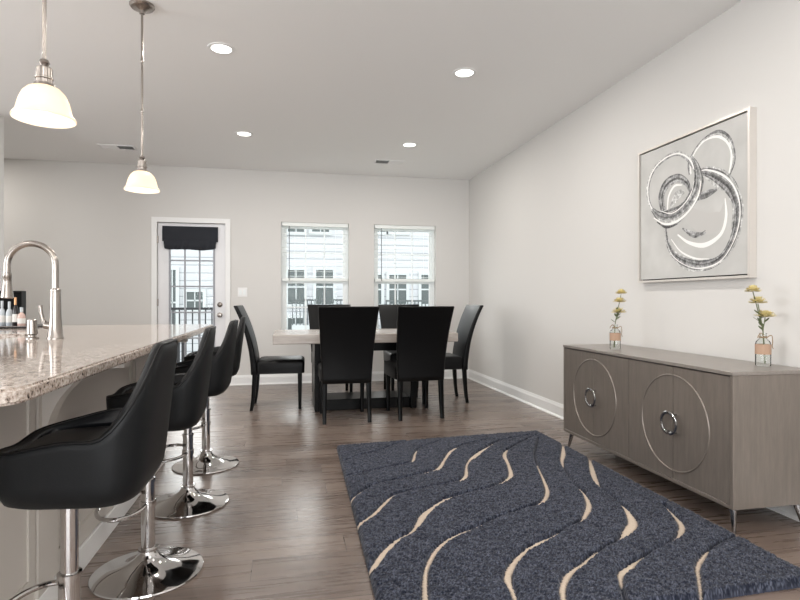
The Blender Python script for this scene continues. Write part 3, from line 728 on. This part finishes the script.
# flower bottles -------------------------------------------------
def vase(x, y, seed, lean, label, h=.165):
    rnd = random.Random(seed)
    t = thing('flower_bottle', label, 'vase', (x, y, .7505), 0, 'glass bottle vases on the sideboard')
    r = .034
    bm = bmesh.new()
    lathe(bm, [(0.001, .001), (r*.94, .001), (r, .006), (r, h*.66), (r*.9, h*.74), (r*.5, h*.83), (r*.42, h*.88), (r*.42, h*.97), (r*.5, h*.98), (r*.5, h), (r*.36, h), (r*.34, h*.88), (r*.42, h*.82), (r*.84, h*.72), (r*.94, h*.65), (r*.94, .01), (.001, .007)], 32)
    place('glass_bottle', bm, M['bottle_glass'], t)
    bm = bmesh.new(); lathe(bm, [(r*1.015, h*.36), (r*1.035, h*.36), (r*1.035, h*.66), (r*1.015, h*.66), (r*1.015, h*.36)], 32); place('kraft_label', bm, M['kraft'], t)
    bm = bmesh.new(); 
    for zz in (.86, .885): tube(bm, [(r*.5*math.cos(a), r*.5*math.sin(a), h*zz) for a in [2*PI*i/14 for i in range(14)]], .0022, 6, closed=True)
    s = lean/abs(lean)
    tube(bm, [tuple(p) for p in catmull([(-.008, -.014, h*.87), (-.03, -.02, h*1.0), (-.045, -.018, h*.93), (-.052, -.02, h*.86)], 5)], .0022, 6)
    tube(bm, [tuple(p) for p in catmull([(.008, -.014, h*.87), (.028, -.022, h*.93), (.036, -.02, h*.75), (.036, -.018, h*.6), (.042, -.018, h*.52)], 5)], .0022, 6)
    place('twine', bm, M['twine'], t)
    for i, (dx, dz) in enumerate(((lean*.2+.0, .255), (lean*.6-.008, .325), (lean-.01, .382))):
        dy = rnd.uniform(-.01, .01); hx = dx*.93+.015*(1-i); 
        tip = (hx, dy, dz)
        bm = bmesh.new(); tube(bm, [tuple(p) for p in catmull([(-.01*s+.006*i, .004*i, .012), (.0, 0, h), (hx*.5, dy*.5, (h+dz)/2), (hx, dy, dz-.012)], 6)], .0024, 7); stem = place('stem', bm, M['stem'], t)
        bm = bmesh.new()
        # layered petals
        for ly, (n_, rad, up) in enumerate(((18, .050-.006*i, .1), (16, .043-.006*i, .35), (13, .033-.004*i, .7), (8, .019, 1.1))):
            for k in range(n_):
                a = 2*PI*k/n_ + ly*.3 + rnd.uniform(-.15, .15); el = up + rnd.uniform(-.15, .15)
                d = Vector((math.cos(a)*math.cos(el), math.sin(a)*math.cos(el), math.sin(el))); sd = Vector((-math.sin(a), math.cos(a), 0)); nn = d.cross(sd)
                c0 = Vector(tip) + Vector((0, 0, -.006+.004*ly)); w = .0075
                ringp = []
                for f, ww in ((.05, .3), (.35, .9), (.7, 1.0), (.97, .35)):
                    p = c0 + d*rad*f + nn*(-.004*math.sin(PI*f))
                    ringp.append([tuple(p+sd*w*ww), tuple(p+nn*.0012), tuple(p-sd*w*ww), tuple(p-nn*.0012)])
                loft(bm, ringp)
        place('flower_head', bm, M['petal'], stem)
        bm = bmesh.new()
        for k in range(3):
            a = rnd.uniform(0, 2*PI); zz = h + .012 + .02*k + .02*i; f0 = (zz-h)/(dz-h)
            c0 = Vector((hx*f0*.8, dy*f0, zz)); d = Vector((math.cos(a)*.8, math.sin(a)*.8, .6)).normalized(); sd = d.cross(Vector((0,0,1))).normalized(); nn = d.cross(sd)
            loft(bm, [[tuple(c0+d*.042*f+sd*.008*ww), tuple(c0+d*.042*f+nn*.001), tuple(c0+d*.042*f-sd*.008*ww), tuple(c0+d*.042*f-nn*.001)] for f, ww in ((0, .15), (.4, 1), (.75, .8), (1, .1))])
        place('leaf', bm, M['leaf'], stem)
vase(2.33, 2.30, 3, -.045, 'clear bottle vase with yellow flowers on the near right end of the sideboard')
vase(2.15, 3.28, 5, .075, 'clear bottle vase with yellow flowers toward the far left end of the sideboard')

# ---------------------------------------------------------------- painting
PX = XR-.037
def art_pt(px, py):     # crop pixel of the photographed painting -> plane of the canvas
    u, v = 630+px/3.157, 100+py/3.157
    c_ = (u-400)/FPX; d = PX/(c_*math.cos(TH)+math.sin(TH))
    return d*(math.cos(TH)-c_*math.sin(TH)), CH+(300-v)/FPX*d
AY0, AY1, AZ0, AZ1 = 2.475, 3.425, 1.20, 2.115
t = thing('painting', 'large framed abstract painting of grey looping rings on the right wall', 'painting', (XR, (AY0+AY1)/2, AZ0))
oy = (AY0+AY1)/2
bm = bmesh.new(); f = .014
for a in ((AY0, AY0+f, AZ0, AZ1), (AY1-f, AY1, AZ0, AZ1), (AY0+f, AY1-f, AZ0, AZ0+f), (AY0+f, AY1-f, AZ1-f, AZ1)): box(bm, -.045, -.001, a[0]-oy, a[1]-oy, a[2]-AZ0, a[3]-AZ0)
place('frame', bm, M['frame_silver'], t, smooth=0)
place('shadow_gap', bx(-.012, -.001, AY0+f-oy, AY1-f-oy, f, AZ1-AZ0-f), M['black_line'], t, smooth=0)
bm = bmesh.new(); g = f+.008
box(bm, -.036, -.0125, AY0+g-oy, AY1-g-oy, g, AZ1-AZ0-g)
pm = ['canvas', 'p_white', 'p_light', 'p_mid', 'p_dark', 'p_char', 'p_wash']; lift = [0]
def ribbon(P, wd, mi, off=0.0, k=8):
    """P: crop pixels, wd: width in metres per point, off: sideways shift as a fraction of width"""
    lift[0] += 1; x = -.0362 - .00003*lift[0]
    Q = [(*art_pt(a, b), w) for (a, b), w in zip(P, wd)]
    Q = catmull(Q, k); prev = None
    for i, q in enumerate(Q):
        a = Q[max(0, i-1)]; b = Q[min(len(Q)-1, i+1)]
        t_ = np.array([b[0]-a[0], b[1]-a[1]]); t_ = t_/(np.linalg.norm(t_)+1e-9); nrm = np.array([-t_[1], t_[0]])
        h = max(q[2], .0006)/2; c0 = np.array(q[:2]) + nrm*off*q[2]
        v1 = bm.verts.new((x, c0[0]+nrm[0]*h-oy, c0[1]+nrm[1]*h-AZ0)); v2 = bm.verts.new((x, c0[0]-nrm[0]*h-oy, c0[1]-nrm[1]*h-AZ0))
        if prev: 
            fc = bm.faces.new((prev[0], v1, v2, prev[1])); fc.material_index = mi
        prev = (v1, v2)
def brush(P, W_, tones, jitter=.25, seed=1):
    rnd = random.Random(seed); n = len(tones)
    for i, mi in enumerate(tones):
        c0 = ((i+.5)/n - .5)
        Pp = P; ww = [w*1.3/n*1.25*(1+rnd.uniform(-jitter, jitter)) for w in W_]
        # shift in units of stroke width
        lift[0] += 0
        ribbon(Pp, ww, mi, off=c0*n/1.25)
wash = lambda P, W_: ribbon(P, W_, 6)
cm = .01
# soft washes
ribbon([(150,300),(190,360),(240,390),(290,370),(300,320)], [1*cm,9*cm,13*cm,9*cm,1*cm], 6)
# upper right loop (thin)
brush([(190,235),(188,200),(205,160),(235,125),(275,108),(305,122),(322,155),(325,195),(312,240)], [1.5*cm,1.8*cm,2*cm,2.2*cm,3*cm,3*cm,2.4*cm,2.5*cm,1*cm], [4,2,1], seed=2)
# large lower ring, light outer arc and dark inner band
brush([(112,400),(118,450),(140,490),(185,518),(235,522),(285,500),(320,450),(338,390),(338,330),(318,275),(285,245),(240,228),(205,232)], [1.5*cm,2.5*cm,4*cm,5.5*cm,5*cm,4*cm,4*cm,5*cm,6*cm,7.5*cm,7.5*cm,5*cm,2*cm], [2,4,3,5,4,3,1,4,2], seed=3)
ribbon([(150,425),(185,450),(235,458),(285,425),(303,370),(300,310)], [1*cm,2*cm,3*cm,2.2*cm,2*cm,.6*cm], 1)
ribbon([(130,440),(160,478),(205,500),(250,502)], [.5*cm,1*cm,1.2*cm,.4*cm], 1)
ribbon([(165,405),(200,425),(240,420)], [1*cm,3.5*cm,1*cm], 3)
ribbon([(170,412),(205,432),(238,412)], [.5*cm,1.4*cm,.5*cm], 4)
# dark brush across the centre
brush([(160,330),(200,312),(240,296),(275,282)], [1*cm,2.5*cm,3*cm,1*cm], [3,4], seed=4)
# left ring
brush([(78,355),(60,320),(58,270),(75,220),(110,185),(150,170),(185,185),(205,225)], [1.2*cm,2*cm,2.2*cm,2*cm,2*cm,2.2*cm,2.4*cm,1.5*cm], [2,1,3], seed=5)
# inner ring of the left loop
brush([(105,350),(100,305),(115,265),(150,245),(180,260),(190,295)], [3*cm,4*cm,4.5*cm,4*cm,3*cm,1*cm], [4,3,5,3], seed=6)
ribbon([(118,350),(122,305),(140,272),(165,268)], [1*cm,1.5*cm,1.5*cm,.6*cm], 1)
ribbon([(128,340),(150,300),(172,290)], [2*cm,6*cm,2*cm], 2)
# bold dark crescent sweeping under and up the right of the left ring
brush([(70,345),(95,368),(130,370),(170,345),(200,305),(215,260),(210,210),(195,180)], [2*cm,6*cm,8*cm,8*cm,7*cm,6*cm,4*cm,1.2*cm], [4,5,3,4,3,2,4], seed=7)
ribbon([(75,372),(110,392),(150,382),(190,345),(216,300),(224,255)], [.8*cm,1.4*cm,1.6*cm,1.4*cm,1.2*cm,.6*cm], 1)
ribbon([(85,385),(115,402),(150,392)], [.8*cm,1.5*cm,.5*cm], 5)
ribbon([(95,350),(130,358),(165,335),(192,296),(203,255)], [.4*cm,.7*cm,.7*cm,.7*cm,.3*cm], 1)
me_mats = [M[k] for k in pm]
place('canvas', bm, None, t, smooth=0, mats=me_mats)

# ---------------------------------------------------------------- rug
RX0, RX1, RY0, RY1 = .385, 1.965, 1.69, 4.12
HT = .034
def gp(u, v, z=HT):
    c_ = (u-400)/FPX; d = (CH-z)*FPX/(v-300)
    return d*(c_*math.cos(TH)+math.sin(TH)), d*(math.cos(TH)-c_*math.sin(TH)), d
A = lambda p: (320+p[0]*.3, 425+p[1]*.3, p[2]*.3)
B = lambda p: (540+p[0]*.325, 425+p[1]*.325, p[2]*.325)
raw = [
 [A(p) for p in ((82,118,1),(130,98,1),(180,88,1),(230,70,2),(260,58,1),(300,50,1))],
 [A(p) for p in ((92,166,1),(170,150,1),(240,135,1),(300,122,3),(312,108,9),(318,88,5),(335,72,1),(400,50,1))],
 [A(p) for p in ((100,245,8),(150,210,4),(200,190,1),(300,168,3),(350,155,7),(395,140,11),(415,110,8),(440,80,9),(480,62,1),(550,48,1))],
 [A(p) for p in ((125,328,16),(180,290,14),(215,255,13),(245,230,6),(300,215,1),(380,200,1),(440,187,1),(470,180,9),(487,160,13),(490,125,5),(515,100,14),(550,75,7),(600,50,1),(700,30,1))],
 [A(p) for p in ((170,475,22),(220,410,22),(260,375,12),(310,345,12),(345,295,24),(380,265,12),(420,242,11),(480,225,5),(550,208,1),(600,190,5),(635,165,14),(630,130,12),(615,92,12),(640,70,1),(720,30,1))],
 [A(p) for p in ((352,700,20),(350,583,22),(350,510,18),(355,470,14),(380,420,16),(420,380,14),(470,355,12),(515,337,6),(600,300,1),(690,270,2),(740,252,9),(758,215,13),(745,175,9),(725,130,3),(715,90,1),(730,40,1))],
 [A(p) for p in ((690,660,14),(655,580,16),(640,540,16),(625,500,28),(640,460,20),(680,415,12),(730,385,12),(770,367,7))] + [B(p) for p in ((80,312,1),(125,290,2),(140,270,12),(150,240,16),(135,205,7),(100,170,1),(75,130,1),(68,105,8),(72,82,12),(70,50,1))],
 [B(p) for p in ((95,620,14),(75,538,16),(70,490,18),(90,450,16),(130,420,9),(165,392,6),(200,370,1),(245,345,4),(270,320,22),(285,295,28),(270,260,16),(240,230,1),(190,190,1),(172,165,15),(160,130,14),(150,90,1))],
 [B(p) for p in ((280,600,3),(250,480,5),(250,450,18),(275,430,16),(300,410,6),(350,380,1),(410,350,2),(432,325,12),(435,300,16),(410,270,9),(380,240,2))],
 [B(p) for p in ((500,560,2),(488,460,7),(485,430,9),(500,400,9),(530,370,1),(580,345,1),(640,330,6))],
]
step = .0048
nx, ny = int((RX1-RX0)/step), int((RY1-RY0)/step)
gxs = np.linspace(RX0, RX1, nx+1); gys = np.linspace(RY0, RY1, ny+1)
SX_, SY_ = np.meshgrid((gxs-RX0)/(RX1-RX0), (gys-RY0)/(RY1-RY0))
quad = ((.305, 1.66), (1.972, 1.70), (.352, 3.95), (1.972, 4.07))     # the rug lies a little askew
GX, GY = [quad[0][k]*(1-SX_)*(1-SY_)+quad[1][k]*SX_*(1-SY_)+quad[2][k]*(1-SX_)*SY_+quad[3][k]*SX_*SY_ for k in (0, 1)]
E = np.full(GX.shape, 1.0); CR = np.zeros(GX.shape)
for cv in raw:
    P = []
    for u, v, w in cv:
        x, y, d = gp(u, v); P.append([x, y, w, d])
    for k in range(len(P)):       # true width of a line whose direction on the floor is known
        a, b = P[max(0, k-1)], P[min(len(P)-1, k+1)]; tx, ty = b[0]-a[0], b[1]-a[1]; n_ = math.hypot(tx, ty)+1e-9; tx /= n_; ty /= n_
        cx_ = tx*math.cos(TH)-ty*math.sin(TH); cy_ = tx*math.sin(TH)+ty*math.cos(TH); d = P[k][3]; hh = CH-HT
        P[k] = (P[k][0], P[k][1], P[k][2]*.68*math.hypot(cx_*FPX/d, cy_*FPX*hh/d/d)/(FPX*FPX*hh/d**3) if P[k][2] > .5 else 0.0)
    P = [np.array(q) for q in catmull(P, 6)]
    for a, b in zip(P, P[1:]):
        x0_, x1_ = min(a[0], b[0])-.16, max(a[0], b[0])+.18; y0_, y1_ = min(a[1], b[1])-.16, max(a[1], b[1])+.26
        i0, i1 = np.searchsorted(gxs, x0_), np.searchsorted(gxs, x1_); j0, j1 = np.searchsorted(gys, y0_), np.searchsorted(gys, y1_)
        if i1 <= i0 or j1 <= j0: continue
        X = GX[j0:j1, i0:i1]; Y = GY[j0:j1, i0:i1]; ab = b[:2]-a[:2]; L2 = float(ab@ab)+1e-12
        tt_ = np.clip(((X-a[0])*ab[0]+(Y-a[1])*ab[1])/L2, 0, 1)
        w = max(0, a[2])*(1-tt_)+max(0, b[2])*tt_
        dd = np.hypot(X-a[0]-ab[0]*tt_, Y-a[1]-ab[1]*tt_) - w*.5
        sub = E[j0:j1, i0:i1]; E[j0:j1, i0:i1] = np.minimum(sub, dd)
        CR[j0:j1, i0:i1] = np.where((dd < 0) & (w > .004), 1.0, CR[j0:j1, i0:i1])
t_ = np.clip((E+.0002)/.012, 0, 1); t_ = t_*t_*(3-2*t_)
Z = np.where(CR > .5, .021, .006); Z = Z + (HT-Z)*t_
edge = np.minimum.reduce([SX_*1.6, (1-SX_)*1.6, SY_*2.3, (1-SY_)*2.3]); Z *= .45+.55*np.clip(edge/.012, 0, 1)
RN = np.random.rand(*Z.shape)
Z += (RN-.5)*.009*np.clip(t_+.15, 0, 1)
cl = np.random.rand(ny//4+3, nx//4+3)      # small tufts
jj, ii = np.meshgrid(np.arange(ny+1)/4, np.arange(nx+1)/4, indexing='ij'); j_, i_ = jj.astype(int), ii.astype(int); fj, fi = jj-j_, ii-i_
TUFT = cl[j_, i_]*(1-fj)*(1-fi)+cl[j_+1, i_]*fj*(1-fi)+cl[j_, i_+1]*(1-fj)*fi+cl[j_+1, i_+1]*fj*fi
Z += (TUFT-.5)*.006*t_
JX = GX + (np.random.rand(*Z.shape)-.5)*.003; JY = GY + (np.random.rand(*Z.shape)-.5)*.003
co = np.stack([JX, JY, Z], -1).reshape(-1, 3)
idx = np.arange((ny+1)*(nx+1)).reshape(ny+1, nx+1)
fc = np.stack([idx[:-1, :-1], idx[:-1, 1:], idx[1:, 1:], idx[1:, :-1]], -1).reshape(-1, 4)
# border skirt down to the floor
bd = np.concatenate([idx[0, :], idx[1:, -1], idx[-1, -2::-1], idx[-2:0:-1, 0]])
sk = co[bd].copy(); sk[:, 2] = .001; base = len(co); co = np.vstack([co, sk]); nb = len(bd)
sf = np.array([[bd[i], base+i, base+(i+1) % nb, bd[(i+1) % nb]] for i in range(nb)]); fc = np.vstack([fc, sf])
me = bpy.data.meshes.new('area_rug'); me.vertices.add(len(co)); me.vertices.foreach_set('co', co.ravel())
me.loops.add(len(fc)*4); me.loops.foreach_set('vertex_index', fc.ravel().astype(np.int32))
me.polygons.add(len(fc)); me.polygons.foreach_set('loop_start', np.arange(0, len(fc)*4, 4, dtype=np.int32)); me.polygons.foreach_set('loop_total', np.full(len(fc), 4, dtype=np.int32))
me.update(calc_edges=True); me.validate()
at = me.attributes.new('yarn', 'FLOAT_COLOR', 'POINT')
navy = np.array(s2l((26, 30, 43))); pale = np.array(s2l((106, 111, 126))); crm = np.array(s2l((204, 188, 170))); deep = np.array(s2l((34, 38, 52)))
mixv = np.clip(np.random.rand(*Z.shape)**2.4*.8 + (TUFT-.5)*.2, 0, 1)[..., None]
dk = (np.random.rand(*Z.shape) < .25)[..., None]
colr = navy*(1-mixv)+pale*mixv; colr = np.where(dk, colr*.4+deep*.4, colr)
colr = np.where(CR[..., None] > .5, crm*(.9+.15*RN[..., None]), colr)
rgba = np.ones((len(co), 4)); rgba[:base, :3] = colr.reshape(-1, 3); rgba[base:, :3] = np.array(s2l((58, 62, 76)))
at.data.foreach_set('color', rgba.ravel())
m = mat('shaggy_navy_pile', (60, 68, 90), 1.0, spec=.05); an = N(m, 'ShaderNodeAttribute'); an.attribute_name = 'yarn'; L(m, an.outputs['Color'], bsdf(m).inputs['Base Color'])
bsdf(m).inputs['Sheen Weight'].default_value = .15
me.materials.append(m)
rug = bpy.data.objects.new('area_rug', me); COL.objects.link(rug)
tag(rug, 'navy blue shag area rug with carved cream wavy lines on the floor', 'rug')
